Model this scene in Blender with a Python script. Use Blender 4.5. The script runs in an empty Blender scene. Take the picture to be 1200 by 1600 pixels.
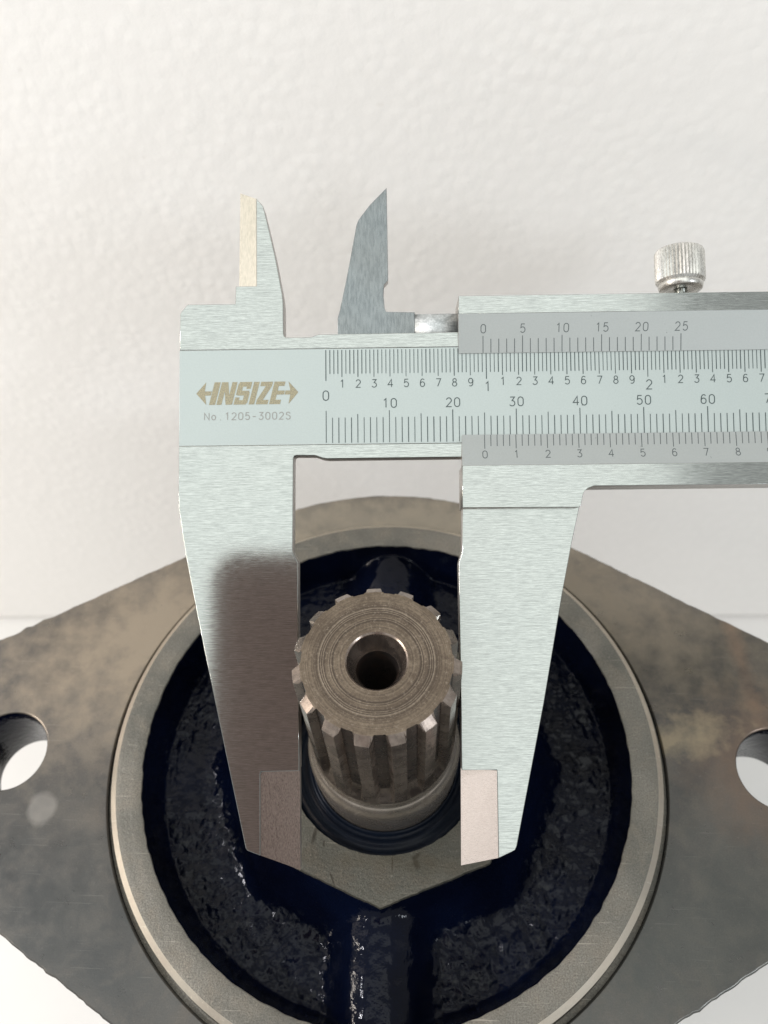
import bpy, bmesh, math, random
from mathutils import Vector, Matrix
from mathutils import noise as mn
random.seed(7)
PI = math.pi

# measured outlines of the caliper in millimetres, in the caliper's own frame
D = {"f": 1384.9799507118933, "cam_loc": [0.63924, -5.21421, 35.21201],
 "cam_rot": [[0.998998, -0.011655, 0.043215], [0.033372, 0.837372, -0.545613], [-0.029828, 0.546509, 0.836922]],
 "cal_loc": [0.03595, 2.40255, 23.52858],
 "cal_rot": [[0.999358, -0.023849, 0.026726], [0.033943, 0.868834, -0.493939], [-0.011441, 0.494529, 0.869086]],
 "L": 42.57169980191399, "jaw_out": [[-32.493, 10.8], [12.24, 10.8], [112.0, 10.8], [112.0, 8.58], [12.109, 8.58], [-8.933, 8.56], [-9.642, 8.677], [-10.857, 9.098], [-13.8, 9.142], [-14.155, 9.034], [-14.278, 8.679], [-14.324, 4.204], [-14.439, -6.173], [-13.658, -7.869], [-13.642, -19.908], [-13.477, -40.099], [-13.465, -55.32], [-15.308, -54.542], [-21.631, -52.1], [-21.849, -51.713], [-25.219, -35.916], [-28.661, -19.783], [-31.404, -6.006], [-32.008, -2.092], [-32.375, 0.341], [-32.526, 2.372]],
 "band": [[-32.442, 26.18], [12.47, 26.18], [112.0, 26.18], [112.0, 10.83], [12.242, 10.83], [-32.463, 10.83]],
 "jaw_in": [[-32.391, 26.21], [-32.397, 32.148], [-32.161, 32.509], [-31.496, 33.334], [-31.137, 33.662], [-23.522, 33.637], [-23.441, 36.527], [-20.077, 36.478], [-20.138, 50.856], [-19.032, 49.623], [-18.312, 46.658], [-17.064, 41.121], [-15.967, 35.092], [-15.827, 33.631], [-15.799, 28.746], [-15.677, 28.278], [-15.32, 28.086], [-11.379, 28.105], [-10.252, 28.514], [12.098, 28.6], [112.0, 28.55], [112.0, 26.21], [12.471, 26.21]],
 "knife": [[-23.037, 52.597], [-20.169, 50.91], [-20.097, 36.509], [-23.236, 36.555]],
 "tip_l": [[-19.561, -40.649], [-19.342, -40.308], [-13.517, -40.07], [-13.465, -55.32], [-15.308, -54.542], [-19.573, -52.883]],
 "mjaw": [[12.412, 1.888], [12.188, -6.364], [11.649, -8.213], [11.636, -15.848], [11.682, -25.555], [11.623, -40.153], [11.399, -55.139], [11.951, -54.998], [17.038, -53.435], [19.154, -52.483], [19.65, -52.196], [19.906, -51.62], [24.522, -29.781], [27.651, -13.304], [29.38, -5.081], [30.275, -1.325], [30.985, 1.688]],
 "tip_r": [[11.622, -40.202], [17.011, -40.263], [17.166, -40.43], [17.038, -53.435], [11.951, -54.998], [11.399, -55.139]],
 "minner": [[0.9, 53.03], [0.959, 46.24], [0.999, 37.663], [0.329, 36.935], [0.21, 35.356], [0.395, 33.039], [0.597, 32.564], [1.01, 32.484], [5.245, 32.362], [5.194, 27.941], [-7.234, 28.111], [-7.212, 31.571], [-6.851, 32.827], [-5.813, 37.658], [-4.918, 42.298], [-4.051, 46.957], [-3.648, 47.876], [-1.836, 50.224]],
 "rod": [[5.266, 32.34], [12.88, 32.201], [12.815, 27.837], [5.214, 27.941]],
 "sl_up": [[12.094, 33.85], [87.0, 33.85], [87.0, 30.95], [12.051, 30.95]],
 "sl_lo": [[12.3, 7.0], [87.0, 7.0], [87.0, 3.6], [32.593, 3.6], [31.698, 3.269], [31.144, 2.827], [30.883, 2.233], [30.55, 0.647], [30.247, 0.323], [12.224, 0.425]],
 "vu": [[12.051, 30.95], [87.0, 30.95], [87.0, 25.1], [12.099, 25.1]],
 "vl": [[12.28, 7.0], [87.0, 7.0], [87.0, 12.05], [12.452, 12.05]]}


# ---------------------------------------------------------------- scene, camera, light
# 1 Blender unit = 1 cm
sc = bpy.context.scene
sc.unit_settings.system = 'METRIC'
sc.unit_settings.scale_length = 0.01
C = sc.collection
cam_d = bpy.data.cameras.new('camera')
cam = bpy.data.objects.new('camera', cam_d); C.objects.link(cam); sc.camera = cam
R = Matrix(D['cam_rot'])
cam.matrix_world = Matrix.Translation(D['cam_loc']) @ R.to_4x4()
cam_d.sensor_fit = 'VERTICAL'; cam_d.sensor_height = 36.0; cam_d.sensor_width = 27.0
cam_d.lens = 36.0 * D['f'] / 1600.0
cam_d.clip_start = 0.2; cam_d.clip_end = 400
cam_d.dof.use_dof = True
cam_d.dof.focus_distance = 13.75
cam_d.dof.aperture_fstop = cam_d.lens * 0.001 / 0.13

w = bpy.data.worlds.new('World'); sc.world = w; w.use_nodes = True
bg = w.node_tree.nodes['Background']
bg.inputs['Color'].default_value = (0.93, 0.95, 0.95, 1); bg.inputs['Strength'].default_value = 0.43

def area(name, loc, target, sx, sy, power, col):
    l = bpy.data.lights.new(name, 'AREA'); l.shape = 'RECTANGLE'; l.size = sx; l.size_y = sy
    l.energy = power; l.color = col
    o = bpy.data.objects.new(name, l); C.objects.link(o); o.location = loc
    o.rotation_euler = (Vector(target) - Vector(loc)).to_track_quat('-Z', 'Y').to_euler()
    return o
cm = cam.matrix_world
def campt(x, y, z): return tuple(cm @ Vector((x, y, z)))
# the large bright window behind the photographer, one at the left, and an added light for glints
area('window_light', campt(-14.4, 9.5, 60), campt(-14.4, 9.5, 0), 83, 86, 20500, (0.965, 1.0, 0.975))
area('left_window_light', (-60, -14, 42), (0, 0, 19), 34, 2.6, 15000, (1.0, 0.90, 0.80))
area('upper_left_glint_light', (-50, -8, 64), (0, 0, 19), 1.5, 3.4, 9000, (0.97, 0.95, 1.0))  # added small source, only there to make glints on paint and metal

area('right_lamp_light', (42, -30, 46), (0, 0, 19), 6, 8, 4500, (0.86, 0.92, 1.0))
sc.view_settings.view_transform = 'Standard'; sc.view_settings.look = 'None'
sc.view_settings.exposure = 0.5; sc.view_settings.gamma = 1.0

# ---------------------------------------------------------------- node helpers
def mat(name):
    m = bpy.data.materials.new(name); m.use_nodes = True
    nt = m.node_tree; b = nt.nodes['Principled BSDF']
    return m, nt, b
def nd(nt, t, **kw):
    n = nt.nodes.new(t)
    for k, v in kw.items():
        if k.startswith('i_'): n.inputs[k[2:].replace('_', ' ')].default_value = v
        else: setattr(n, k, v)
    return n
def coords(nt, scale=(1, 1, 1), rot=(0, 0, 0), out='Object'):
    tc = nd(nt, 'ShaderNodeTexCoord'); mp = nd(nt, 'ShaderNodeMapping')
    mp.inputs['Scale'].default_value = scale; mp.inputs['Rotation'].default_value = rot
    nt.links.new(tc.outputs[out], mp.inputs['Vector']); return mp.outputs['Vector']
def noise(nt, vec, scale, detail=3, rough=0.5, dist=0.0):
    n = nd(nt, 'ShaderNodeTexNoise'); n.inputs['Scale'].default_value = scale
    n.inputs['Detail'].default_value = detail; n.inputs['Roughness'].default_value = rough
    n.inputs['Distortion'].default_value = dist
    if vec: nt.links.new(vec, n.inputs['Vector'])
    return n.outputs['Fac']
def ramp(nt, fac, stops):
    r = nd(nt, 'ShaderNodeValToRGB'); e = r.color_ramp.elements
    while len(e) > 1: e.remove(e[-1])
    e[0].position = stops[0][0]; e[0].color = (*stops[0][1], 1)
    for p, c in stops[1:]:
        x = e.new(p); x.color = (*c, 1)
    nt.links.new(fac, r.inputs['Fac']); return r.outputs['Color']
def mrange(nt, fac, a, b, c, d):
    r = nd(nt, 'ShaderNodeMapRange'); r.inputs['From Min'].default_value = a; r.inputs['From Max'].default_value = b
    r.inputs['To Min'].default_value = c; r.inputs['To Max'].default_value = d
    nt.links.new(fac, r.inputs['Value']); return r.outputs['Result']
def mix(nt, fac, a, b, mode='MIX'):
    m = nd(nt, 'ShaderNodeMix', data_type='RGBA', blend_type=mode)
    if isinstance(fac, float): m.inputs['Factor'].default_value = fac
    else: nt.links.new(fac, m.inputs['Factor'])
    for i, x in (('A', a), ('B', b)):
        k = [s for s in m.inputs if s.name == i and s.type == 'RGBA'][0]
        if isinstance(x, tuple): k.default_value = (*x, 1)
        else: nt.links.new(x, k)
    return [s for s in m.outputs if s.type == 'RGBA'][0]
def math_n(nt, op, a, b):
    m = nd(nt, 'ShaderNodeMath', operation=op)
    for i, x in ((0, a), (1, b)):
        if isinstance(x, (int, float)): m.inputs[i].default_value = x
        else: nt.links.new(x, m.inputs[i])
    return m.outputs[0]
def bump(nt, b, h, strength, dist, prev=None):
    n = nd(nt, 'ShaderNodeBump'); n.inputs['Strength'].default_value = strength; n.inputs['Distance'].default_value = dist
    nt.links.new(h, n.inputs['Height'])
    if prev: nt.links.new(prev, n.inputs['Normal'])
    nt.links.new(n.outputs['Normal'], b.inputs['Normal']); return n.outputs['Normal']
def setc(nt, b, k, v):
    if isinstance(v, (float, int)): b.inputs[k].default_value = v
    elif isinstance(v, tuple): b.inputs[k].default_value = (*v, 1)
    else: nt.links.new(v, b.inputs[k])

# ---------------------------------------------------------------- materials
def brushed(name, c1, c2, rough=(0.16, 0.34), metal=0.85, along=(2.4, 84, 20), strength=0.35, contrast=1.0):
    m, nt, b = mat(name)
    v = coords(nt, along)
    n1 = noise(nt, v, 1.0, 4, 0.65)
    v2 = coords(nt, (along[0] * 3.1, along[1] * 1.3, 20), (0, 0, 0.02)); n2 = noise(nt, v2, 1.0, 3, 0.7)
    v3 = coords(nt, (0.9, 0.9, 0.9)); n3 = noise(nt, v3, 1.0, 2, 0.5)
    s = math_n(nt, 'MULTIPLY', n1, n2)
    f = mrange(nt, s, 0.16, 0.33, 0.0, 1.0)
    col = mix(nt, f, c1, c2)
    col = mix(nt, mrange(nt, n3, 0.3, 0.7, 0.0, 0.10 * contrast), col, (0.95, 0.90, 0.86), 'MULTIPLY')
    setc(nt, b, 'Base Color', col); setc(nt, b, 'Metallic', metal)
    setc(nt, b, 'Roughness', mrange(nt, n2, 0.3, 0.7, *rough))
    bump(nt, b, s, strength, 0.004)
    return m
STEEL = brushed('brushed_steel', (0.29, 0.308, 0.294), (0.465, 0.490, 0.466), rough=(0.10, 0.18), metal=0.90, strength=0.08)
STEEL_JAW = brushed('brushed_steel_jaw', (0.30, 0.318, 0.304), (0.46, 0.485, 0.462), rough=(0.05, 0.12), metal=0.98, strength=0.05)
DARK_STEEL = brushed('dark_brushed_steel', (0.17, 0.19, 0.195), (0.25, 0.275, 0.28), rough=(0.22, 0.38), metal=0.85, along=(26, 5, 20), strength=0.08, contrast=6.0)
GROUND = brushed('ground_steel_tip', (0.60, 0.52, 0.47), (0.74, 0.65, 0.60), rough=(0.25, 0.35), metal=0.8, along=(20, 90, 20), strength=0.1)  # bright pinkish reflection put into the tip's base colour
GROUND_SHADED = brushed('ground_steel_tip_shaded', (0.20, 0.165, 0.145), (0.31, 0.26, 0.23), rough=(0.25, 0.35), metal=0.85, along=(60, 18, 20), strength=0.1)  # same ground steel, with the left tip's dark reflection put into the colour
KNIFE = brushed('ground_knife_edge', (0.40, 0.385, 0.32), (0.50, 0.475, 0.40), rough=(0.3, 0.4), metal=0.5, along=(30, 10, 20), strength=0.08)
EDGE = brushed('steel_side', (0.34, 0.32, 0.30), (0.50, 0.48, 0.45), rough=(0.35, 0.5), metal=0.8, along=(40, 40, 8), strength=0.25)

WEB = brushed('web_steel', (0.36, 0.385, 0.385), (0.60, 0.63, 0.63), rough=(0.4, 0.5), metal=0.6, along=(10, 30, 10), strength=0.1)
def satin(name, col, metal=0.35, rough=0.42):
    m, nt, b = mat(name)
    v = coords(nt); n = noise(nt, v, 45, 4, 0.7); n2 = noise(nt, v, 1.3, 3)
    c = mix(nt, mrange(nt, n, 0.3, 0.7, 0.0, 1.0), tuple(x * 0.95 for x in col), tuple(min(1, x * 1.04) for x in col))
    c = mix(nt, mrange(nt, n2, 0.3, 0.75, 0.0, 0.12), c, (0.85, 0.88, 0.90), 'MULTIPLY')
    sp = noise(nt, v, 16, 1, 0.4)
    c = mix(nt, mrange(nt, sp, 0.80, 0.83, 0.0, 0.55), c, (0.16, 0.17, 0.17))
    setc(nt, b, 'Base Color', c); setc(nt, b, 'Metallic', metal); setc(nt, b, 'Roughness', rough)
    bump(nt, b, n, 0.06, 0.004); return m
BAND = satin('satin_chrome_scale', (0.43, 0.482, 0.466), 0.3)
VERN = satin('satin_chrome_vernier', (0.375, 0.398, 0.388), 0.3, 0.45)

def plain(name, col, rough=0.5, metal=0.0):
    m, nt, b = mat(name)
    n = noise(nt, coords(nt), 40, 2)
    setc(nt, b, 'Base Color', mix(nt, n, tuple(x * 0.85 for x in col), tuple(x * 1.15 for x in col)))
    setc(nt, b, 'Roughness', rough); setc(nt, b, 'Metallic', metal); return m
INK = plain('engraved_black', (0.055, 0.075, 0.075), 0.6)
INK_SOFT = plain('engraved_grey', (0.085, 0.10, 0.10), 0.6)
SMALL_INK = plain('etched_grey', (0.27, 0.27, 0.25), 0.6)
def gold():
    m, nt, b = mat('etched_logo')
    v = coords(nt); n = noise(nt, v, 90, 2, 0.8); n2 = noise(nt, v, 4, 2)
    c = mix(nt, mrange(nt, n, 0.40, 0.60, 0, 1), (0.17, 0.165, 0.135), (0.44, 0.39, 0.24))
    setc(nt, b, 'Base Color', c); setc(nt, b, 'Roughness', 0.5); setc(nt, b, 'Metallic', 0.3)
    bump(nt, b, n, 0.4, 0.003); return m
LOGO = gold()

def iron(name, base, dark, stain, stain_amt=0.5, rough=(0.34, 0.6), metal=0.75, grain=1.0, pits=0.0, tscale=1.0, marks=None):
    """machined cast iron with oil and rust stains"""
    m, nt, b = mat(name)
    v = coords(nt)
    big = noise(nt, v, 0.42 * tscale, 5, 0.62, 0.6); mid = noise(nt, v, 2.1 * tscale, 5, 0.65, 0.4)
    fine = noise(nt, v, 38, 4, 0.75); spk = noise(nt, v, 14, 3, 0.6)
    c = mix(nt, mrange(nt, big, 0.36, 0.64, 0, 1), dark, base)
    c = mix(nt, mrange(nt, mid, 0.46, 0.66, 0, stain_amt), c, stain)
    c = mix(nt, mrange(nt, fine, 0.32, 0.68, 0, 0.55 * grain), c, tuple(x * 0.5 for x in dark))
    c = mix(nt, mrange(nt, spk, 0.63, 0.75, 0, 0.5), c, tuple(min(1, x * 1.35) for x in base))
    setc(nt, b, 'Base Color', c); setc(nt, b, 'Metallic', metal)
    setc(nt, b, 'Roughness', mrange(nt, mid, 0.3, 0.7, *rough))
    for sx, sy, an, th in ((0.8, 34, 0.5, 0.70), (0.6, 28, -0.9, 0.72), (1.1, 40, 2.1, 0.71)):      # fine scratches
        sc_ = noise(nt, coords(nt, (sx * tscale, sy * tscale, 1), (0, 0, an)), 1.0, 2, 0.5)
        c = mix(nt, mrange(nt, sc_, th, th + 0.03, 0, 0.45), c, tuple(min(1, x * 1.7) for x in base))
    if marks: c = marks(nt, c)
    setc(nt, b, 'Base Color', c)
    h = math_n(nt, 'ADD', math_n(nt, 'MULTIPLY', fine, 0.5), spk)
    bump(nt, b, h, 0.25 * grain + pits, 0.01)
    return m
def spot(nt, x, y, rx, ry, ang=0.0, soft=0.4, rag=0.35):
    """mask of one ragged patch at a place on the object"""
    tc = nd(nt, 'ShaderNodeTexCoord'); mp = nd(nt, 'ShaderNodeMapping', vector_type='TEXTURE')
    mp.inputs['Location'].default_value = (x, y, 0); mp.inputs['Rotation'].default_value = (0, 0, ang); mp.inputs['Scale'].default_value = (rx, ry, 50)
    nt.links.new(tc.outputs['Object'], mp.inputs['Vector'])
    ln = nd(nt, 'ShaderNodeVectorMath', operation='LENGTH'); nt.links.new(mp.outputs[0], ln.inputs[0])
    n = noise(nt, tc.outputs['Object'], 2.2, 4, 0.6)
    d = math_n(nt, 'ADD', ln.outputs['Value'], mrange(nt, n, 0.3, 0.7, -rag, rag))
    return mrange(nt, d, 1 - soft, 1 + soft, 1, 0)
BOSS_SPOTS = ((0.19, -1.93, 0.012, 0.13, 0.0), (0.60, -1.90, 0.05, 0.13, 0.3), (0.60, -1.80, 0.035, 0.09, -.9), (-1.20, -1.48, 0.04, 0.15, -0.2), (-0.84, -2.2, 0.012, .12, .4), (-1.02, -1.62, 0.02, 0.08, -0.1))
def boss_marks(nt, c):
    for x, y, rx, ry, a in BOSS_SPOTS:
        c = mix(nt, math_n(nt, 'MULTIPLY', spot(nt, x, y, rx, ry, a, 0.35, 0.4), 0.85), c, (0.035, 0.03, 0.022))
    return mix(nt, math_n(nt, 'MULTIPLY', spot(nt, 0, -1.9, 1.5, 0.13, 0, 0.6, 0.7), 0.4), c, (0.09, 0.075, 0.05))
def flange_marks(nt, c):
    def put(c, m, k, col): return mix(nt, math_n(nt, 'MULTIPLY', m, k), c, col)
    c = put(c, spot(nt, -4.6, 2.6, 2.8, 1.5, 0.5, 0.7, 0.5), 0.55, (0.44, 0.36, 0.265))  # upper brown stains, with the board's bright reflection put into their colour
    c = put(c, spot(nt, 3.9, 3.6, 3.2, 1.2, -0.5, 0.7, 0.6), 0.45, (0.37, 0.31, 0.23))
    c = put(c, spot(nt, 0, 5.3, 4.5, 0.8, 0, 0.6, 0.3), 0.5, (0.40, 0.355, 0.28))
    c = put(c, spot(nt, -5.6, -2.9, 3.0, 1.6, -0.5, 0.7, 0.4), 0.5, (0.085, 0.093, 0.093))  # lower flange: dim reflections painted as dark patches, here and opposite
    c = put(c, spot(nt, 5.7, -2.7, 3.0, 1.8, 0.5, 0.7, 0.4), 0.5, (0.08, 0.092, 0.086))
    c = put(c, spot(nt, 7.3, 0.1, 1.35, 1.3, 0, 0.45, 0.3), 0.38, (0.24, 0.15, 0.10))
    c = put(c, spot(nt, 7.0, 2.2, 0.14, 0.95, 0.12, 0.7, 0.5), 0.35, (0.34, 0.22, 0.15))
    c = put(c, spot(nt, 5.75, 0.6, 0.7, 0.3, 0.3, 0.6, 0.7), 0.6, (0.40, 0.33, 0.22))
    c = put(c, spot(nt, -6.35, -1.05, 0.26, 0.30, 0, 0.2, 0.15), 0.45, (0.36, 0.34, 0.31))
    c = put(c, spot(nt, -7.9, -2.0, 0.5, 0.9, 0.2, 0.6, 0.6), 0.45, (0.36, 0.35, 0.31))
    return c
FLANGE = iron('flange_iron', (0.165, 0.152, 0.137), (0.105, 0.100, 0.095), (0.215, 0.185, 0.15), 0.45, (0.26, 0.40), 0.78, 0.75, -0.08, 1.0, flange_marks)
RING = iron('pilot_ring_iron', (0.30, 0.28, 0.24), (0.165, 0.16, 0.138), (0.32, 0.28, 0.225), 0.6, (0.38, 0.56), 0.55, 1.6, 0.6)
BOSS = iron('boss_iron', (0.185, 0.175, 0.142), (0.115, 0.113, 0.095), (0.16, 0.13, 0.095), 0.5, (0.34, 0.52), 0.6, 1.7, 0.7, 1.0, boss_marks)
CHAMFER = iron('turned_chamfer', (0.74, 0.67, 0.56), (0.58, 0.52, 0.44), (0.45, 0.36, 0.28), 0.25, (0.34, 0.46), 0.9, 0.25)

def shaft_steel():
    m, nt, b = mat('shaft_steel')
    tc = nd(nt, 'ShaderNodeTexCoord')
    v = tc.outputs['Object']
    mid = noise(nt, v, 3.2, 4, 0.6, 0.5); fine = noise(nt, v, 55, 3, 0.7)
    vs = coords(nt, (22, 22, 2.0)); st = noise(nt, vs, 1.0, 3, 0.6)
    c = mix(nt, mrange(nt, mid, 0.35, 0.65, 0, 1), (0.22, 0.178, 0.147), (0.39, 0.325, 0.275))
    c = mix(nt, mrange(nt, st, 0.35, 0.7, 0, 0.5), c, (0.16, 0.13, 0.12))
    setc(nt, b, 'Base Color', c); setc(nt, b, 'Metallic', 0.85)
    setc(nt, b, 'Roughness', mrange(nt, mid, 0.3, 0.7, 0.20, 0.34))
    bump(nt, b, math_n(nt, 'ADD', fine, st), 0.12, 0.003); return m
SHAFT = shaft_steel()
def shaft_face():
    m, nt, b = mat('turned_shaft_face')
    tc = nd(nt, 'ShaderNodeTexCoord'); v = tc.outputs['Object']
    sep = nd(nt, 'ShaderNodeSeparateXYZ'); nt.links.new(v, sep.inputs[0])
    r = math_n(nt, 'SQRT', math_n(nt, 'ADD', math_n(nt, 'MULTIPLY', sep.outputs[0], sep.outputs[0]),
                                   math_n(nt, 'MULTIPLY', sep.outputs[1], sep.outputs[1])), 0)
    wob = noise(nt, v, 1.6, 2)
    rr = math_n(nt, 'ADD', r, math_n(nt, 'MULTIPLY', wob, 0.035))
    cmb = nd(nt, 'ShaderNodeCombineXYZ'); nt.links.new(rr, cmb.inputs[0])
    rings = noise(nt, cmb.outputs[0], 34, 3, 0.7)
    fine = noise(nt, v, 26, 4, 0.8); mid = noise(nt, v, 2.6, 4, 0.6, 0.6)
    c = mix(nt, mrange(nt, mid, 0.35, 0.65, 0, 1), (0.125, 0.095, 0.067), (0.20, 0.157, 0.112))
    zone = math_n(nt, 'MULTIPLY', mrange(nt, r, 0.5, 0.62, 0.25, 1.0), mrange(nt, r, 0.88, 1.0, 1.0, 0.3))
    ringf = math_n(nt, 'MULTIPLY', mrange(nt, rings, 0.47, 0.57, 0, 0.95), zone)
    c = mix(nt, math_n(nt, 'MULTIPLY', mrange(nt, rings, 0.46, 0.36, 0, 0.5), zone), c, (0.36, 0.31, 0.25))
    c = mix(nt, ringf, c, (0.06, 0.045, 0.035))
    c = mix(nt, mrange(nt, fine, 0.53, 0.70, 0, 0.7), c, (0.07, 0.052, 0.038))
    c = mix(nt, mrange(nt, fine, 0.44, 0.30, 0, 0.5), c, (0.40, 0.34, 0.27))
    setc(nt, b, 'Base Color', c); setc(nt, b, 'Metallic', 0.55); setc(nt, b, 'Roughness', mrange(nt, fine, 0.3, 0.7, 0.40, 0.62))
    h = math_n(nt, 'ADD', math_n(nt, 'MULTIPLY', rings, 1.2), math_n(nt, 'MULTIPLY', fine, 0.6))
    bump(nt, b, h, 0.8, 0.012); return m
FACE = shaft_face()
COLLAR = iron('polished_collar', (0.52, 0.46, 0.40), (0.36, 0.32, 0.27), (0.24, 0.19, 0.15), 0.5, (0.20, 0.32), 0.75, 0.1)

def paint():
    m, nt, b = mat('navy_gloss_paint')
    v = coords(nt)
    n1 = noise(nt, v, 7.0, 3, 0.6); n2 = noise(nt, v, 26, 3, 0.7); big = noise(nt, v, 0.8, 3)
    c = mix(nt, mrange(nt, big, 0.3, 0.7, 0, 1), (0.0010, 0.0015, 0.0045), (0.0018, 0.0035, 0.012))
    at = nd(nt, 'ShaderNodeAttribute'); at.attribute_name = 'rough_cast'; rc = at.outputs['Fac']
    dusty_glint = math_n(nt, 'MULTIPLY', rc, mrange(nt, n1, 0.55, 0.75, 0.0, 0.5))  # dusty grey that also paints in highlights on the rough floor
    c = mix(nt, dusty_glint, c, (0.050, 0.052, 0.050))
    setc(nt, b, 'Base Color', c)
    setc(nt, b, 'Roughness', math_n(nt, 'ADD', 0.09, math_n(nt, 'MULTIPLY', dusty_glint, 0.35)))
    b.inputs['Specular IOR Level'].default_value = 0.15
    h = math_n(nt, 'ADD', n1, math_n(nt, 'MULTIPLY', n2, math_n(nt, 'ADD', 0.04, math_n(nt, 'MULTIPLY', rc, 0.35))))
    bump(nt, b, h, 0.5, 0.020); return m
PAINT = paint()
def rubber():
    m, nt, b = mat('seal_rubber')
    n = noise(nt, coords(nt), 20, 3)
    setc(nt, b, 'Base Color', mix(nt, n, (0.003, 0.005, 0.010), (0.007, 0.011, 0.02)))
    setc(nt, b, 'Roughness', 0.28); b.inputs['Specular IOR Level'].default_value = 0.14
    bump(nt, b, n, 0.2, 0.01); return m
RUBBER = rubber()
GRIME_SHADE = iron('oily_shaded_spline_root', (0.15, 0.12, 0.105), (0.06, 0.05, 0.048), (0.20, 0.14, 0.11), 0.5, (0.22, 0.36), 0.8, 0.5, 0, 3)  # oil in the grooves, with their dark reflections put into the colour too
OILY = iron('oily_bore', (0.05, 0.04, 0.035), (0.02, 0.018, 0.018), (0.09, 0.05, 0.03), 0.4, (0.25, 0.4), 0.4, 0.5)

def foam():
    m, nt, b = mat('white_polystyrene')
    v = coords(nt)
    wob = nd(nt, 'ShaderNodeTexNoise'); wob.inputs['Scale'].default_value = 1.6; nt.links.new(v, wob.inputs['Vector'])
    off = nd(nt, 'ShaderNodeVectorMath', operation='SCALE'); off.inputs['Scale'].default_value = 0.14
    nt.links.new(wob.outputs['Color'], off.inputs[0])
    ad = nd(nt, 'ShaderNodeVectorMath', operation='ADD'); nt.links.new(v, ad.inputs[0]); nt.links.new(off.outputs[0], ad.inputs[1])
    vo = nd(nt, 'ShaderNodeTexVoronoi', feature='SMOOTH_F1'); vo.inputs['Scale'].default_value = 3.0; vo.inputs['Smoothness'].default_value = 0.35
    nt.links.new(ad.outputs[0], vo.inputs['Vector'])
    edge = mrange(nt, vo.outputs['Distance'], 0.0, 0.7, 1.0, 0.0)
    fine = noise(nt, v, 5, 3, 0.6); patch = noise(nt, v, 0.5, 3)
    c = mix(nt, edge, (0.86, 0.84, 0.81), (0.88, 0.86, 0.83))
    sp = noise(nt, v, 1.5, 2, 0.5)
    c = mix(nt, mrange(nt, sp, 0.72, 0.80, 0, 0.35), c, (0.66, 0.60, 0.54))
    setc(nt, b, 'Base Color', c); setc(nt, b, 'Roughness', 0.5)
    h = math_n(nt, 'ADD', math_n(nt, 'MULTIPLY', edge, mrange(nt, patch, 0.3, 0.7, 0.25, 1.0)), math_n(nt, 'MULTIPLY', fine, 0.5))
    bump(nt, b, h, 0.42, 0.035); return m
FOAM = foam()
def table_mat():
    m, nt, b = mat('white_table')
    n = noise(nt, coords(nt), 0.6, 4)
    setc(nt, b, 'Base Color', mix(nt, n, (0.68, 0.67, 0.65), (0.72, 0.71, 0.69))); setc(nt, b, 'Roughness', 0.45); return m
TABLE = table_mat()
RED = plain('red_plastic', (0.55, 0.03, 0.04), 0.35)
PHONE = plain('phone_body', (0.27, 0.185, 0.172), 0.45)
LENS = plain('phone_lens', (0.01, 0.01, 0.012), 0.1)

# ---------------------------------------------------------------- mesh helpers
def link(name, me, m, parent=None, smooth=False):
    o = bpy.data.objects.new(name, me); C.objects.link(o)
    if m is not None:
        for x in (m if isinstance(m, (list, tuple)) else [m]): me.materials.append(x)
    if smooth:
        for p in me.polygons: p.use_smooth = True
    if parent: o.parent = parent
    return o
def from_bm(name, bm, m, parent=None, smooth=False):
    bmesh.ops.recalc_face_normals(bm, faces=bm.faces)
    me = bpy.data.meshes.new(name); bm.to_mesh(me); bm.free()
    return link(name, me, m, parent, smooth)
def tag(o, label, cat, group=None):
    o['label'] = label; o['category'] = cat
    if group: o['group'] = group
def empty(name, mw=None):
    o = bpy.data.objects.new(name, None); C.objects.link(o); o.empty_display_size = 1
    if mw is not None: o.matrix_world = mw
    return o
def prism(name, polys, z0, z1, m, parent=None, bevel=0.0, s=0.1, side=None):
    """closed outlines (first outer, others holes) in mm, extruded from z0 to z1, with a small edge bevel"""
    cu = bpy.data.curves.new(name, 'CURVE'); cu.dimensions = '2D'; cu.fill_mode = 'BOTH'
    for poly in polys:
        sp = cu.splines.new('POLY'); sp.points.add(len(poly) - 1); sp.use_cyclic_u = True
        for p, q in zip(sp.points, poly): p.co = (q[0] * s, q[1] * s, 0, 1)
    cu.extrude = (z1 - z0) * s / 2 - bevel * s; cu.bevel_depth = bevel * s; cu.bevel_resolution = 1; cu.offset = -bevel * s
    t = bpy.data.objects.new('tmp', cu); C.objects.link(t)
    dg = bpy.context.evaluated_depsgraph_get()
    me = bpy.data.meshes.new_from_object(t.evaluated_get(dg), depsgraph=dg)
    bpy.data.objects.remove(t); bpy.data.curves.remove(cu)
    for v in me.vertices: v.co.z += (z0 + z1) * s / 2
    me.materials.clear()
    o = link(name, me, [m] + ([side] if side else []), parent)
    if side:
        for p in me.polygons:
            p.material_index = 1 if abs(p.normal.z) < 0.3 else 0
    return o
def wedge(name, poly, ztop, zbot, m, parent=None, side=None, s=0.1):
    """outline in mm with its own top height per corner"""
    bm = bmesh.new()
    top = [bm.verts.new((p[0] * s, p[1] * s, z * s)) for p, z in zip(poly, ztop)]
    bot = [bm.verts.new((p[0] * s, p[1] * s, zbot * s)) for p in poly]
    bm.faces.new(top); bm.faces.new(bot[::-1])
    n = len(poly)
    for i in range(n):
        f = bm.faces.new((top[i], bot[i], bot[(i + 1) % n], top[(i + 1) % n]))
        if side: f.material_index = 1
    return from_bm(name, bm, [m, side] if side else m, parent)
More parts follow.
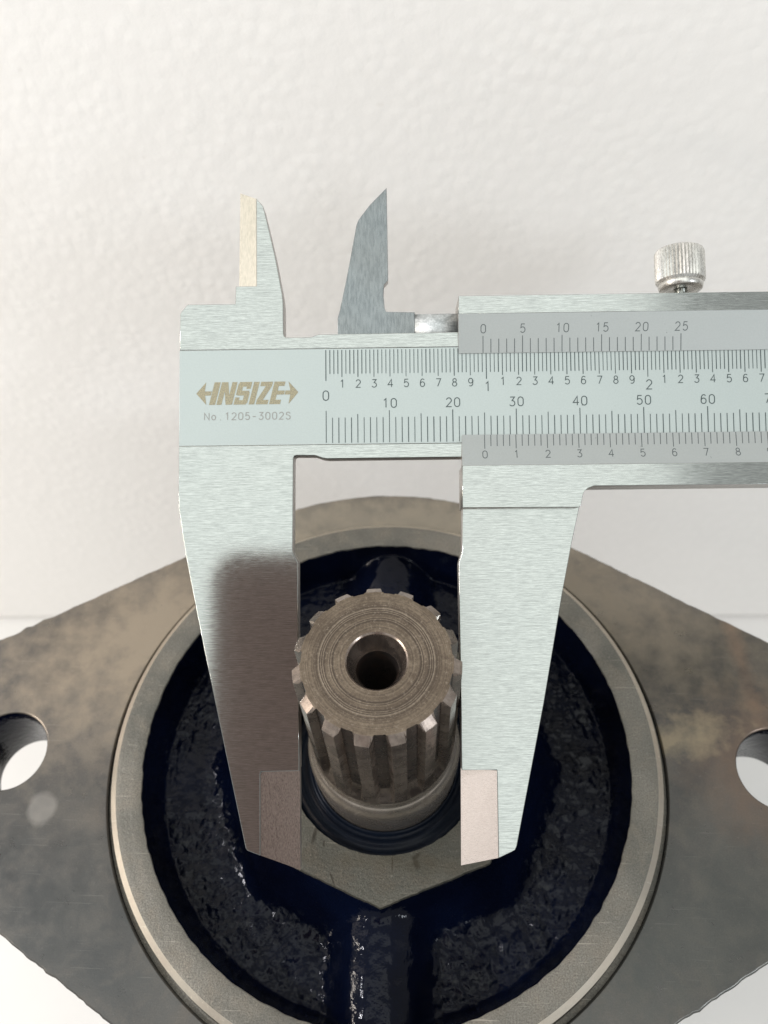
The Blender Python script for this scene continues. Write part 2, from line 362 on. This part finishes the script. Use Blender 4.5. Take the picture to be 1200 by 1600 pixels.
def lathe_bm(bm, prof, seg=128, rfun=None, close=False):
    rings = []
    for k in range(seg):
        a = 2 * PI * k / seg; row = []
        for i, (r, z) in enumerate(prof):
            rr = r + (rfun(i, a) if rfun else 0)
            row.append(bm.verts.new((rr * math.cos(a), rr * math.sin(a), z)))
        rings.append(row)
    n = len(prof)
    for k in range(seg):
        A = rings[k]; B = rings[(k + 1) % seg]
        for i in range(n - 1 if not close else n):
            j = (i + 1) % n
            bm.faces.new((A[i], B[i], B[j], A[j]))
    return rings

# ---------------------------------------------------------------- setting: table and backdrop board
bm = bmesh.new()
bmesh.ops.create_cube(bm, size=1)
for v in bm.verts: v.co = Vector((v.co.x * 150, v.co.y * 110, v.co.z * 3 - 1.5))
bmesh.ops.bevel(bm, geom=bm.edges[:], offset=0.2, segments=2, affect='EDGES')
table = from_bm('table_top', bm, TABLE); table['kind'] = 'structure'
bm = bmesh.new()
bmesh.ops.create_cube(bm, size=1)
for v in bm.verts: v.co = Vector((v.co.x * 110, v.co.y * 4 + 2, v.co.z * 62 + 31.05))
bmesh.ops.bevel(bm, geom=bm.edges[:], offset=0.15, segments=2, affect='EDGES')
board = from_bm('backdrop_board', bm, FOAM)
board.location = (0, 12.2, 0); board.rotation_euler = (0, 0, math.radians(1.2))
board['kind'] = 'structure'

# ---------------------------------------------------------------- hydraulic motor
ZP = 19.0                      # height of the pilot ring's face
motor = empty('hydraulic_motor')
tag(motor, 'navy painted hydraulic motor with bare iron flange, standing shaft up on the white table', 'hydraulic motor')
def mm(z): return ZP + z * 0.1

# flange plate
def flange_outline():
    pts = []
    Rm, re, h = 60.5, 24.0, 73.0
    phi = math.acos((Rm - re) / h)
    def arc(cx, r, a0, a1, n):
        for i in range(n):
            a = a0 + (a1 - a0) * i / (n - 1); pts.append((cx + r * math.cos(a), r * math.sin(a)))
    arc(0, Rm, phi, PI - phi, 60)
    arc(-h, re, PI - phi, PI + phi, 40)
    arc(0, Rm, PI + phi, 2 * PI - phi, 60)
    arc(h, re, -phi, phi, 40)
    out = []
    n = len(pts)
    for i in range(n):                                   # cast edge: resample and roughen
        a = Vector(pts[i]); b = Vector(pts[(i + 1) % n]); d = (b - a).length
        if d < 1e-4: continue
        k = max(1, int(d / 0.9))
        for j in range(k):
            p = a + (b - a) * (j / k); nn = p.normalized()
            q = mn.noise(Vector((p.x * .35, p.y * .35, 3))) * 0.20 + mn.noise(Vector((p.x * 1.3, p.y * 1.3, 9))) * 0.14
            if p.y < 0: q *= 1.5
            if p.x < -68 and p.y > 0: q *= 3
            out.append((p.x + nn.x * q, p.y + nn.y * q))
    return out
def circle(cx, cy, r, n=64): return [(cx + r * math.cos(2 * PI * i / n), cy + r * math.sin(2 * PI * i / n)) for i in range(n)]
fl = prism('flange', [flange_outline(), circle(-73, .15, 7.56), circle(73, .15, 7.56), circle(0, 0, 52.2, 160)], -17, 0, FLANGE, motor, bevel=0.35, side=PAINT)
fl.location = (0, 0, mm(-3.7))

# pilot ring
bm = bmesh.new()
prof = [(4.50, mm(-0.5)), (4.505, mm(-0.12)), (4.53, mm(0)), (4.70, mm(0.0)), (4.86, mm(0)), (4.955, mm(0)), (4.97, mm(-0.03)),
        (5.07, mm(-1.0)), (5.085, mm(-1.15)), (5.085, mm(-4.4)), (5.12, mm(-4.9)), (5.23, mm(-4.9)), (5.23, mm(-3.75))]
def rj(i, a):
    if i < 3:
        return 0.022 * mn.noise(Vector((math.cos(a) * 22, math.sin(a) * 22, 1))) + (0.05 * max(0, mn.noise(Vector((math.cos(a) * 7, math.sin(a) * 7, 5))) - 0.35))
    return 0.0
rg = lathe_bm(bm, prof, 360, rj)
pr = from_bm('pilot_ring', bm, RING, motor, True)
pr.data.materials.append(CHAMFER); pr.data.materials.append(PAINT)
for p in pr.data.polygons:
    r = math.hypot(p.center.x, p.center.y); z = p.center.z
    if 4.97 < r < 5.09 and z > mm(-1.1): p.material_index = 1
    elif r > 5.086: p.material_index = 0
    p.use_smooth = True
pr.data.set_sharp_from_angle(angle=math.radians(28))

# machined boss around the shaft
def oct_r(a, R0=2.64):
    k = (a + PI / 2 + PI / 8) % (PI / 4) - PI / 8     # a vertex points at -90 degrees
    k = (a + PI / 2) % (PI / 4)
    return R0 * math.cos(PI / 8) / math.cos(k - PI / 8)
N = 320
bm = bmesh.new(); ins = []; out = []; low = []; wal = []
for i in range(N):
    a = 2 * PI * i / N; ca, sa = math.cos(a), math.sin(a)
    ro = oct_r(a) + 0.016 * mn.noise(Vector((ca * 9, sa * 9, 2))) + 0.008 * mn.noise(Vector((ca * 30, sa * 30, 2)))
    ri = 1.80 + 0.012 * mn.noise(Vector((ca * 12, sa * 12, 7)))
    out.append(bm.verts.new((ro * ca, ro * sa, mm(-0.05)))); ins.append(bm.verts.new((ri * ca, ri * sa, mm(-0.0))))
    low.append(bm.verts.new(((ro + .02) * ca, (ro + .02) * sa, mm(-0.5)))); wal.append(bm.verts.new((1.79 * ca, 1.79 * sa, mm(-9))))
for i in range(N):
    j = (i + 1) % N
    bm.faces.new((ins[i], ins[j], out[j], out[i])); bm.faces.new((out[i], out[j], low[j], low[i]))
    f = bm.faces.new((wal[i], wal[j], ins[j], ins[i])); f.material_index = 1
boss = from_bm('machined_boss', bm, [BOSS, PAINT], motor)

# painted recess between boss and ring: ribs, fillets and a rough cast floor
def smax(a, b, k):
    h = max(k - abs(a - b), 0) / k
    return max(a, b) + h * h * k * 0.25
def recess_h(x, y):
    r = math.hypot(x, y); a = math.atan2(y, x)
    ro = oct_r(a, 26.4)
    fl = -9.5
    hb = -0.6 - max(0, r - ro) * 1.35
    e = max(0, 45.0 - r)
    ho = -0.3 - e * 5.0
    wob = mn.noise(Vector((y * 0.25, 0.3, 1))) * 0.5
    q = abs(x - wob * .9) - (4.0 if y < 0 else 3.6); K = 3.0
    hr = (-2.4 if y < 0 else -2.8) - (0 if q < -K else ((q + K) ** 2 / (4 * K) * 1.3 if q < K else q * 1.3))
    h = smax(hb, fl, 3.0); h = smax(h, hr, 1.6); h2 = smax(h, ho, 2.6)
    rough = max(0.0, min(1.0, (fl + 2.2 - h2) / 2.0)) if h2 < fl + 2.2 else 0
    return h2, rough
bm = bmesh.new()
NA, NR = 900, 74
rows = []; lay = bm.verts.layers.float.new('rough_cast')
for i in range(NA):
    a = 2 * PI * i / NA; ca, sa = math.cos(a), math.sin(a); ro = oct_r(a, 26.4) - 0.35; row = []
    for j in range(NR):
        t = j / (NR - 1)
        t = t if t < .8 else t
        r = ro + (45.25 - ro) * (1 - (1 - t) ** 1.35)
        x, y = r * ca, r * sa
        h, rg_ = recess_h(x, y)
        d = mn.noise(Vector((x * .42, y * .42, 0))) * 0.75 + mn.noise(Vector((x * .95, y * .95, 4))) * 0.40 + mn.noise(Vector((x * 2.0, y * 2.0, 4))) * 0.22
        patch = max(0, min(1, 0.75 + 1.6 * mn.noise(Vector((x * .12, y * .12, 8)))))
        if y > 12: patch *= max(0.25, 1 - (y - 12) / 20)
        rr = rg_ * patch
        h += d * (0.07 + 0.58 * rr) + 0.10 * mn.noise(Vector((x * .5, y * .5, 12))) * (1 if h < -1 else 0)
        if t == 0: h = -0.35
        v = bm.verts.new((x * .1, y * .1, mm(h))); v[lay] = rr; row.append(v)
    rows.append(row)
for i in range(NA):
    A, B = rows[i], rows[(i + 1) % NA]
    for j in range(NR - 1): bm.faces.new((A[j], B[j], B[j + 1], A[j + 1]))
recess = from_bm('painted_recess', bm, PAINT, motor, True)

# shaft seal
bm = bmesh.new()
prof = [(1.79, mm(-3.2)), (1.77, mm(-2.9)), (1.71, mm(-2.8)), (1.69, mm(-2.95)), (1.66, mm(-3.1)), (1.59, mm(-3.0)), (1.56, mm(-2.8)), (1.51, mm(-2.8)),
        (1.48, mm(-3.1)), (1.42, mm(-3.3)), (1.39, mm(-2.9)), (1.36, mm(-2.4)), (1.335, mm(-2.5)), (1.32, mm(-4))]
lathe_bm(bm, prof, 160)
seal = from_bm('shaft_seal', bm, RUBBER, motor, True)

# splined shaft: fifteen teeth with chamfered ends, smooth collar below
L = D['L']
shaft = empty('splined_shaft'); shaft.parent = motor
PH = math.radians(94.3)
def spline_r(a, depth=1.0):
    k = ((a - PH) / (2 * PI / 15) + 0.5) % 1.0 - 0.5          # -0.5..0.5 in one pitch
    d = abs(k) * 5.2                                        # mm along the rim
    if d < 1.02: f = 1
    elif d < 1.68: f = 1 - (d - 1.02) / 0.66
    else: f = 0
    return f
samples = []
for t in range(15):
    a0 = PH + t * 2 * PI / 15
    for d in (-2.6, -2.15, -1.68, -1.60, -1.35, -1.09, -1.02, -0.55, 0, 0.55, 1.02, 1.09, 1.35, 1.60, 1.68, 2.15):
        samples.append(a0 + d / 5.2 * 2 * PI / 15)
def section(z, rmax, root):
    out = []
    for a in samples:
        f = spline_r(a)
        rr = root + (12.5 - root) * f
        if f == 0:
            k = ((a - PH) / (2 * PI / 15) + 0.5) % 1.0 - 0.5
            rr = root - 0.0
        out.append(min(rr, rmax))
    return out
RT = 11.08
bm = bmesh.new()
levels = [(L - 0.0, 11.25, RT), (L - 0.02, 11.27, RT), (L - 1.15, 12.42, RT), (L - 1.25, 12.5, RT)]
levels.append((18.5 + 0.6, 12.5, RT))
for q in range(9):
    t = q / 8; levels.append((18.5 - 6.0 * t, 12.5, RT + (12.42 - RT) * t ** 1.8))
levels += [(12.2, 12.5, 12.44)]
rows = []
for z, rm, rt in levels:
    rows.append([bm.verts.new((r * .1 * math.cos(a), r * .1 * math.sin(a), mm(z))) for a, r in zip(samples, section(z, rm, rt))])
ns = len(samples)
for A, B in zip(rows, rows[1:]):
    for i in range(ns):
        j = (i + 1) % ns
        bm.faces.new((A[i], A[j], B[j], B[i]))
sb = from_bm('spline_teeth', bm, [SHAFT, GRIME_SHADE], shaft)
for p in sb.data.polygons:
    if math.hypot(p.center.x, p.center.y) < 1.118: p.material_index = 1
bev = sb.modifiers.new('edge', 'BEVEL'); bev.width = 0.008; bev.segments = 2; bev.limit_method = 'ANGLE'; bev.angle_limit = math.radians(25); bev.harden_normals = False
# collar and neck
bm = bmesh.new()
prof = [(1.242, mm(12.3)), (1.25, mm(12.1)), (1.25, mm(10.6)), (1.24, mm(10.4)), (1.243, mm(10.2))] + [(1.15 + .212 * math.cos(math.radians(t)), mm(6.0 + 4.6 * math.sin(math.radians(t)))) for t in range(64, -1, -8)] + [(1.362, mm(5.9)), (1.36, mm(3.0)), (1.33, mm(1.5)), (1.325, mm(-6))]
lathe_bm(bm, prof, 160)
collar = from_bm('shaft_collar', bm, COLLAR, shaft, True)
# end face with centre hole
bm = bmesh.new()
outer = [bm.verts.new((min(11.25, r) * .1 * math.cos(a), min(11.25, r) * .1 * math.sin(a), mm(L))) for a, r in zip(samples, section(L, 11.25, RT))]
prof = [(4.62, L), (4.40, L - 0.22), (4.32, L - 0.5), (4.25, L - 1.2), (3.2, L - 3.6), (2.95, L - 3.9), (2.9, L - 25), (0.05, L - 27)]
cir = []
for (r, z) in prof:
    cir.append([bm.verts.new((r * .1 * math.cos(a), r * .1 * math.sin(a), mm(z))) for a in samples])
for i in range(ns):
    j = (i + 1) % ns
    bm.faces.new((outer[i], outer[j], cir[0][j], cir[0][i]))
    for k in range(len(prof) - 1):
        f = bm.faces.new((cir[k][i], cir[k][j], cir[k + 1][j], cir[k + 1][i])); f.material_index = 1 if k < 1 else (1 if k < 4 else 2); f.smooth = k not in (0,)
ef = from_bm('end_face', bm, [FACE, SHAFT, OILY, CHAMFER], shaft)

# motor body below the flange
bm = bmesh.new()
lathe_bm(bm, [(0.1, 0.0), (4.3, 0.0), (4.4, 0.1), (4.4, 5.0), (4.6, 5.3), (4.6, 9.5), (4.4, 9.8), (4.4, 14.0), (4.9, 15.2), (4.9, mm(-20.75)), (2.0, mm(-20.75))], 96)
from_bm('motor_housing', bm, PAINT, motor, True)
bm = bmesh.new()
for (r, z0, z1, sg) in ((0.75, 0, 1.1, 6), (1.0, 1.1, 1.5, 32)):
    a = [bm.verts.new((z0, r * math.cos(2 * PI * i / sg), r * math.sin(2 * PI * i / sg))) for i in range(sg)]
    b = [bm.verts.new((z1, r * math.cos(2 * PI * i / sg), r * math.sin(2 * PI * i / sg))) for i in range(sg)]
    bm.faces.new(a); bm.faces.new(b)
    for i in range(sg): bm.faces.new((a[i], a[(i + 1) % sg], b[(i + 1) % sg], b[i]))
plug = from_bm('port_plug', bm, RED, motor); plug['label'] = 'red plastic port plug'
plug.location = (-4.05, -3.2, 13.9); plug.rotation_euler = (0, 0, math.radians(215))

# ---------------------------------------------------------------- vernier caliper
MC = Matrix.Translation(D['cal_loc']) @ Matrix(D['cal_rot']).to_4x4()
cal = empty('vernier_caliper', MC)
tag(cal, 'brushed steel vernier caliper with engraved scales, its jaws closed on the splined shaft', 'caliper')
BEV = 0.09
TH = -3.5
prism('main_scale', [D['band']], TH, -0.02, BAND, cal, 0.05, side=EDGE)
J = D['jaw_out']
tipL = D['tip_l']
body = J[:14] + [[-13.642, -19.908], [-13.53, -34.0], tipL[2], [tipL[0][0] + .1, tipL[2][1] - .08], [tipL[0][0] - 0.02, tipL[2][1] - .4], tipL[5]] + J[18:]
prism('fixed_outer_jaw', [body], TH, 0, STEEL_JAW, cal, BEV, side=EDGE)
wedge('jaw_tip', [[tipL[0][0] + .02, tipL[2][1] - .5], [tipL[0][0] + .3, tipL[2][1] - .15], [tipL[2][0], tipL[2][1] - .05], tipL[3], tipL[4], [tipL[0][0] + .02, tipL[5][1]]],
      [-.12, -.14, -.65, -.65, -.5, -.12], TH + .9, GROUND_SHADED, cal, EDGE)
JI = D['jaw_in']; KN = D['knife']
body = JI[:7] + [KN[2], [-20.12, 50.9]] + JI[9:]
body[6] = JI[6]
prism('fixed_inner_jaw', [body], TH, 0, STEEL, cal, BEV, side=EDGE)
wedge('jaw_tip', [[-23.037, 52.597], [-20.14, 50.9], [-20.12, 36.54], [-23.236, 36.555]], [-1.9, -0.12, -0.12, -1.9], TH, KNIFE, cal, EDGE)

slider = empty('slider'); slider.parent = cal
ZS = 2.0
prism('upper_rail', [D['sl_up']], -5.5, ZS, STEEL, slider, 0.07, side=EDGE)
prism('lower_rail', [D['sl_lo']], -5.5, ZS, STEEL, slider, 0.07, side=EDGE)
prism('back_plate', [[[13, 30], [86.9, 30], [86.9, 5], [13, 5]]], -5.4, -3.7, STEEL, slider, 0.07, side=EDGE)
wedge('vernier_plate', D['vu'], [ZS - .03, ZS - .03, .17, .17], .03, VERN, slider, EDGE)
wedge('vernier_plate', D['vl'], [ZS - .03, ZS - .03, .17, .17], .03, VERN, slider, EDGE)
plU = [o for o in slider.children if o.name.startswith('vernier_plate')][0]
plL = [o for o in slider.children if o.name.startswith('vernier_plate')][1]
MJ = D['mjaw']; TR = D['tip_r']
body = MJ[:5] + [[11.65, -40.1], [17.0, -40.1], [17.08, -40.25], [17.08, -53.42]] + MJ[9:]
prism('moving_outer_jaw', [body], TH, 0, STEEL, slider, BEV, side=EDGE)
wedge('jaw_tip', [[11.623, -40.2], [17.0, -40.2], [17.06, -40.3], [17.06, -53.43], [11.951, -54.998], [11.45, -55.139]], [-2.0, -.12, -.12, -.12, -1.9, -2.0], TH + .9, GROUND, slider, EDGE)
prism('moving_inner_jaw', [D['minner']], -3.4, -1.6, DARK_STEEL, slider, 0.06, side=EDGE)
# rounded web that carries the inner jaw out of the slider
bm = bmesh.new(); ring0 = []; ring1 = []
for i in range(13):
    t = PI * i / 12; y = 30.2 + 2.2 * math.cos(t); z = -3.4 + 1.9 * math.sin(t) ** 0.6
    ring0.append(bm.verts.new((.5245, y * .1, z * .1))); ring1.append(bm.verts.new((1.30, y * .1, z * .1)))
for i in range(12): bm.faces.new((ring0[i], ring0[i + 1], ring1[i + 1], ring1[i])).smooth = True
bm.faces.new(ring0); bm.faces.new(ring1)
from_bm('jaw_web', bm, WEB, slider)

# lock screw
scr = empty('lock_screw'); scr.parent = cal; scr.location = (4.81, 3.385, -0.16); scr.rotation_euler = (math.radians(-90), 0, 0)
scr.rotation_euler = (math.radians(-93), math.radians(-2.5), math.radians(0))
bm = bmesh.new()
prof = []
z = -0.35
while z < 0.42: prof += [(0.085, z), (0.105, z + 0.025)]; z += 0.05
rings = lathe_bm(bm, [(0.02, -0.35)] + prof, 24)
from_bm('threaded_stem', bm, STEEL, scr, True)
bm = bmesh.new(); seg = 44 * 4
prof = [(0.09, 0.20), (0.12, 0.165), (0.20, 0.155), (0.325, 0.155), (0.338, 0.165), (0.352, 0.215), (0.352, 0.235), (0.344, 0.25), (0.385, 0.29), (0.392, 0.33), (0.392, 0.76), (0.375, 0.80), (0.34, 0.815), (0.05, 0.815), (0.01, 0.815)]
kn = {8: .4, 9: 1, 10: 1, 11: .5}
lathe_bm(bm, prof, seg, lambda i, a: -0.022 * kn.get(i, 0) * (0.5 + 0.5 * math.cos(a * 44)))
kh = from_bm('knurled_head', bm, brushed('turned_screw', (0.50, 0.49, 0.46), (0.70, 0.69, 0.65), rough=(0.22, 0.34), metal=0.92, along=(20, 20, 6), strength=0.1), scr)
kh.data.set_sharp_from_angle(angle=math.radians(50))
for p in kh.data.polygons: p.use_smooth = True
kh.data.set_sharp_from_angle(angle=math.radians(40))

# --- engraved marks
class Marks:
    def __init__(self, f): self.v = []; self.q = []; self.f = f; self.n = 0
    def quad(self, pts):
        b = len(self.v); self.n += 1
        e = 0.0012 * (self.n % 7)
        for x, y in pts: self.v.append(tuple(c * 0.1 for c in self.f(x, y, e)))
        self.q.append((b, b + 1, b + 2, b + 3)[:len(pts)])
    def tick(self, x, y0, y1, w=0.125, lean=0.0):
        self.quad([(x - w / 2, y0), (x + w / 2, y0), (x + w / 2 + lean, y1), (x - w / 2 + lean, y1)])
    def ribbon(self, P, w):
        P = [Vector(p) for p in P]; n = len(P); closed = (P[0] - P[-1]).length < 1e-5
        offs = []
        for i in range(n):
            a = P[i - 1] if i > 0 else (P[-2] if closed else None); c = P[i + 1] if i < n - 1 else (P[1] if closed else None)
            d1 = (P[i] - a).normalized() if a is not None else None; d2 = (c - P[i]).normalized() if c is not None else None
            d1 = d1 or d2; d2 = d2 or d1
            t = (d1 + d2)
            t = t.normalized() if t.length > .2 else d2
            nn = Vector((-t.y, t.x)); k = 1 / max(0.45, nn.dot(Vector((-d1.y, d1.x))))
            offs.append(nn * (w / 2 * k))
        for i in range(n - 1):
            self.quad([P[i] - offs[i], P[i + 1] - offs[i + 1], P[i + 1] + offs[i + 1], P[i] + offs[i]])
            self.n -= 1
        self.n += 1
    def build(self, name, m, parent, ):
        me = bpy.data.meshes.new(name); me.from_pydata(self.v, [], self.q); me.update()
        bm = bmesh.new(); bm.from_mesh(me)
        for f in bm.faces:
            f.normal_update()
            if f.normal.z < 0: f.normal_flip()
        bm.to_mesh(me); bm.free()
        return link(name, me, m, parent)
def arcp(cx, cy, rx, ry, a0, a1, n=12): return [(cx + rx * math.cos(math.radians(a0 + (a1 - a0) * i / n)), cy + ry * math.sin(math.radians(a0 + (a1 - a0) * i / n))) for i in range(n + 1)]
G = {  # single-line engraved digits in a box 0.66 wide and 1 high
 '0': [arcp(.33, .70, .29, .30, 0, 180, 9) + arcp(.33, .30, .29, .30, 180, 360, 9) + [(.62, .70)]],
 '1': [[(.16, .80), (.38, 1), (.38, 0)]],
 '2': [arcp(.33, .71, .28, .29, 165, -25, 9) + [(.05, 0), (.63, 0)]],
 '3': [[(.08, 1), (.58, 1), (.30, .60)] + arcp(.30, .30, .31, .30, 85, -150, 10)],
 '4': [[(.48, 0), (.48, 1), (.02, .30), (.66, .30)]],
 '5': [[(.56, 1), (.14, 1), (.08, .56)] + arcp(.31, .33, .30, .33, 130, -150, 11)],
 '6': [[(.56, .88)] + arcp(.36, .68, .26, .32, 60, 170, 6)[0:] + [(.06, .40)] + arcp(.33, .31, .28, .31, 180, 540, 16)],
 '7': [[(.03, 1), (.62, 1), (.22, 0)]],
 '8': [arcp(.33, .77, .22, .23, -90, 270, 14), arcp(.33, .27, .28, .27, 90, 450, 16)],
 '9': [arcp(.33, .69, .28, .31, 0, 360, 16) + [(.60, .60)] + arcp(.30, .32, .30, .32, 0, -120, 7)],
}
def text(nm, m, par, f, s, x, y, h, w, pitch=0.92):
    """centred at x, y"""
    wd = h * (0.66 + pitch * (len(s) - 1)); x0 = x - wd / 2
    for i, ch in enumerate(s):
        M = Marks(f)
        for st in G[ch]: M.ribbon([(x0 + i * h * pitch + px * h, y - h / 2 + py * h) for px, py in st], w)
        M.build(nm, m, par)
flat = lambda x, y, e: (x, y, 0.004 + e)
X0, KX = -9.04, 1.004
mg = Marks(flat)
for i in range(0, 110):
    yt = 16.18 if i % 10 == 0 else (15.62 if i % 5 == 0 else 15.08)
    mg.tick(X0 + i * KX, 11.05, yt, random.uniform(.105, .15))
mg.build('millimetre_graduations', INK, cal)['kind'] = 'stuff'
mi = Marks(flat)
for i in range(0, 170):
    yb = 21.0 if i % 40 == 0 else (21.58 if i % 4 == 0 else 22.1)
    mi.tick(X0 + i * 0.635 * KX, 25.95, yb, random.uniform(.10, .145))
mi.build('inch_graduations', INK, cal)['kind'] = 'stuff'
for i in range(0, 11):
    if i == 0: text('scale_numeral', INK, cal, flat, '0', X0 - .03, 18.62, 1.52, .15)
    else: text('scale_numeral', INK, cal, flat, str(i * 10), X0 + i * 10 * KX + .06, 17.32, 1.42, .15)
for i in range(1, 42):
    x = X0 + i * 2.54 * KX + .04
    if i % 10 == 0: text('scale_numeral', INK, cal, flat, str(i // 10), x + .12, 19.78, 1.48, .15)
    else: text('scale_numeral', INK, cal, flat, str(i % 10), x, 20.5 + (.1 if i > 10 else 0), 1.22, .135)
# vernier marks lie on the sloping plates
def slopeU(x, y, e): t = (y - 25.1) / (30.95 - 25.1); return (x, y, .17 + t * (ZS - .03 - .17) + .006 + e)
def slopeL(x, y, e): t = (12.05 - y) / (12.05 - 7.0); return (x, y, .17 + t * (ZS - .03 - .17) + .006 + e)
vu = Marks(slopeU)
for i in range(26): vu.tick(15.97 + i * 1.25, 25.14, 27.66 if i % 5 == 0 else 27.22, .125, -.04 - .0045 * i)
vu.build('vernier_graduations', INK_SOFT, plU)['kind'] = 'stuff'
for i in range(0, 26, 5):
    text('vernier_numeral', INK_SOFT, plU, slopeU, str(i), 15.96 + i * 1.245, 28.72, 1.26, .135, .96)
vl = Marks(slopeL)
for i in range(51): vl.tick(15.98 + i * .9855, 12.0, 9.70 if i % 5 == 0 else 10.12, .125, -.06 - .004 * i)
vl.build('vernier_graduations', INK_SOFT, plL)['kind'] = 'stuff'
for i in range(0, 11):
    text('vernier_numeral', INK_SOFT, plL, slopeL, str(i), 15.9 + i * 4.915, 8.76 + 0.0, 1.18, .135, .96)

# --- etched lettering, left of the scale
LX, LY, LS = -29.78, 17.36, 16.3 / 800.0          # drawing units: 800 wide, 180 high
def sl(x, y): return (LX + (x - 130 + 0.25 * (515 - y)) * LS, LY + (515 - y) * LS)
def st(x, y): return (LX + (x - 130) * LS, LY + (515 - y) * LS)
def B(x0, x1, y0, y1): return [sl(x0, y1), sl(x1, y1), sl(x1, y0), sl(x0, y0)]
letters = [
 ('etched_letter', [B(232, 280, 337, 515)]),
 ('etched_letter', [B(290, 330, 337, 515), B(372, 412, 337, 515), [sl(306, 337), sl(340, 337), sl(396, 515), sl(362, 515)]]),
 ('etched_letter', [B(430, 528, 337, 374), B(424, 464, 350, 440), B(436, 522, 406, 444), B(488, 528, 418, 505), B(424, 520, 480, 515), B(424, 458, 458, 490), B(494, 528, 350, 392)]),
 ('etched_letter', [B(542, 586, 337, 515)]),
 ('etched_letter', [B(598, 690, 337, 372), B(598, 690, 480, 515), [sl(642, 372), sl(690, 372), sl(646, 480), sl(598, 480)]]),
 ('etched_letter', [B(702, 744, 337, 515), B(744, 788, 337, 372), B(744, 788, 480, 515), B(744, 800, 408, 440)]),
 ('etched_arrow', [[st(132, 425), st(211, 336), st(200, 405), st(195, 425)], [st(132, 425), st(195, 425), st(202, 440), st(211, 515)], [st(194, 408), st(254, 408), st(246, 441), st(194, 441)]]),
 ('etched_arrow', [[st(932, 422), st(862, 425), st(868, 405), st(855, 335)], [st(932, 422), st(855, 515), st(868, 440), st(862, 425)], [st(832, 408), st(866, 408), st(866, 440), st(824, 440)]]),
]
for nm, quads in letters:
    M = Marks(flat)
    for q in quads: M.quad(q)
    M.build(nm, LOGO, cal)
G['N'] = [[(0, 0), (0, 1), (.64, 0), (.64, 1)]]
G['o'] = [arcp(.33, .34, .27, .33, 0, 360, 14)]
G['.'] = [[(.28, .0), (.38, .0)]]
G['-'] = [[(.10, .42), (.56, .42)]]
G['S'] = [[(.60, .80)] + arcp(.33, .74, .26, .26, 30, 200, 8) + [(.50, .50)] + arcp(.33, .26, .29, .27, 50, -165, 9)]
text('etched_character', SMALL_INK, cal, flat, 'No.1205-3002S', -21.55, 15.50, 1.13, .14, 0.955)

# ---------------------------------------------------------------- phone taking the picture (mirrored in the left jaw)
MP = Matrix.Translation(D['cam_loc']) @ R.to_4x4()
ph = empty('phone', MP @ Matrix.Translation((0, 0, 1.2)))
tag(ph, 'dark phone held above the caliper, showing as the dark reflection on the left jaw', 'phone')
def rrect(x0, x1, y0, y1, r, n=8):
    P = []
    for cx, cy, a in ((x1 - r, y1 - r, 0), (x0 + r, y1 - r, 90), (x0 + r, y0 + r, 180), (x1 - r, y0 + r, 270)):
        for i in range(n + 1):
            t = math.radians(a + 90 * i / n); P.append((cx + r * math.cos(t), cy + r * math.sin(t)))
    return P
prism('phone_case', [rrect(-62, 14, -156, 5.5, 10)], 0, 8, PHONE, ph, 1.2)
prism('camera_lens', [circle(0, -2 - 2, 3.2, 24)], -0.6, 0.0, LENS, ph, 0.1)
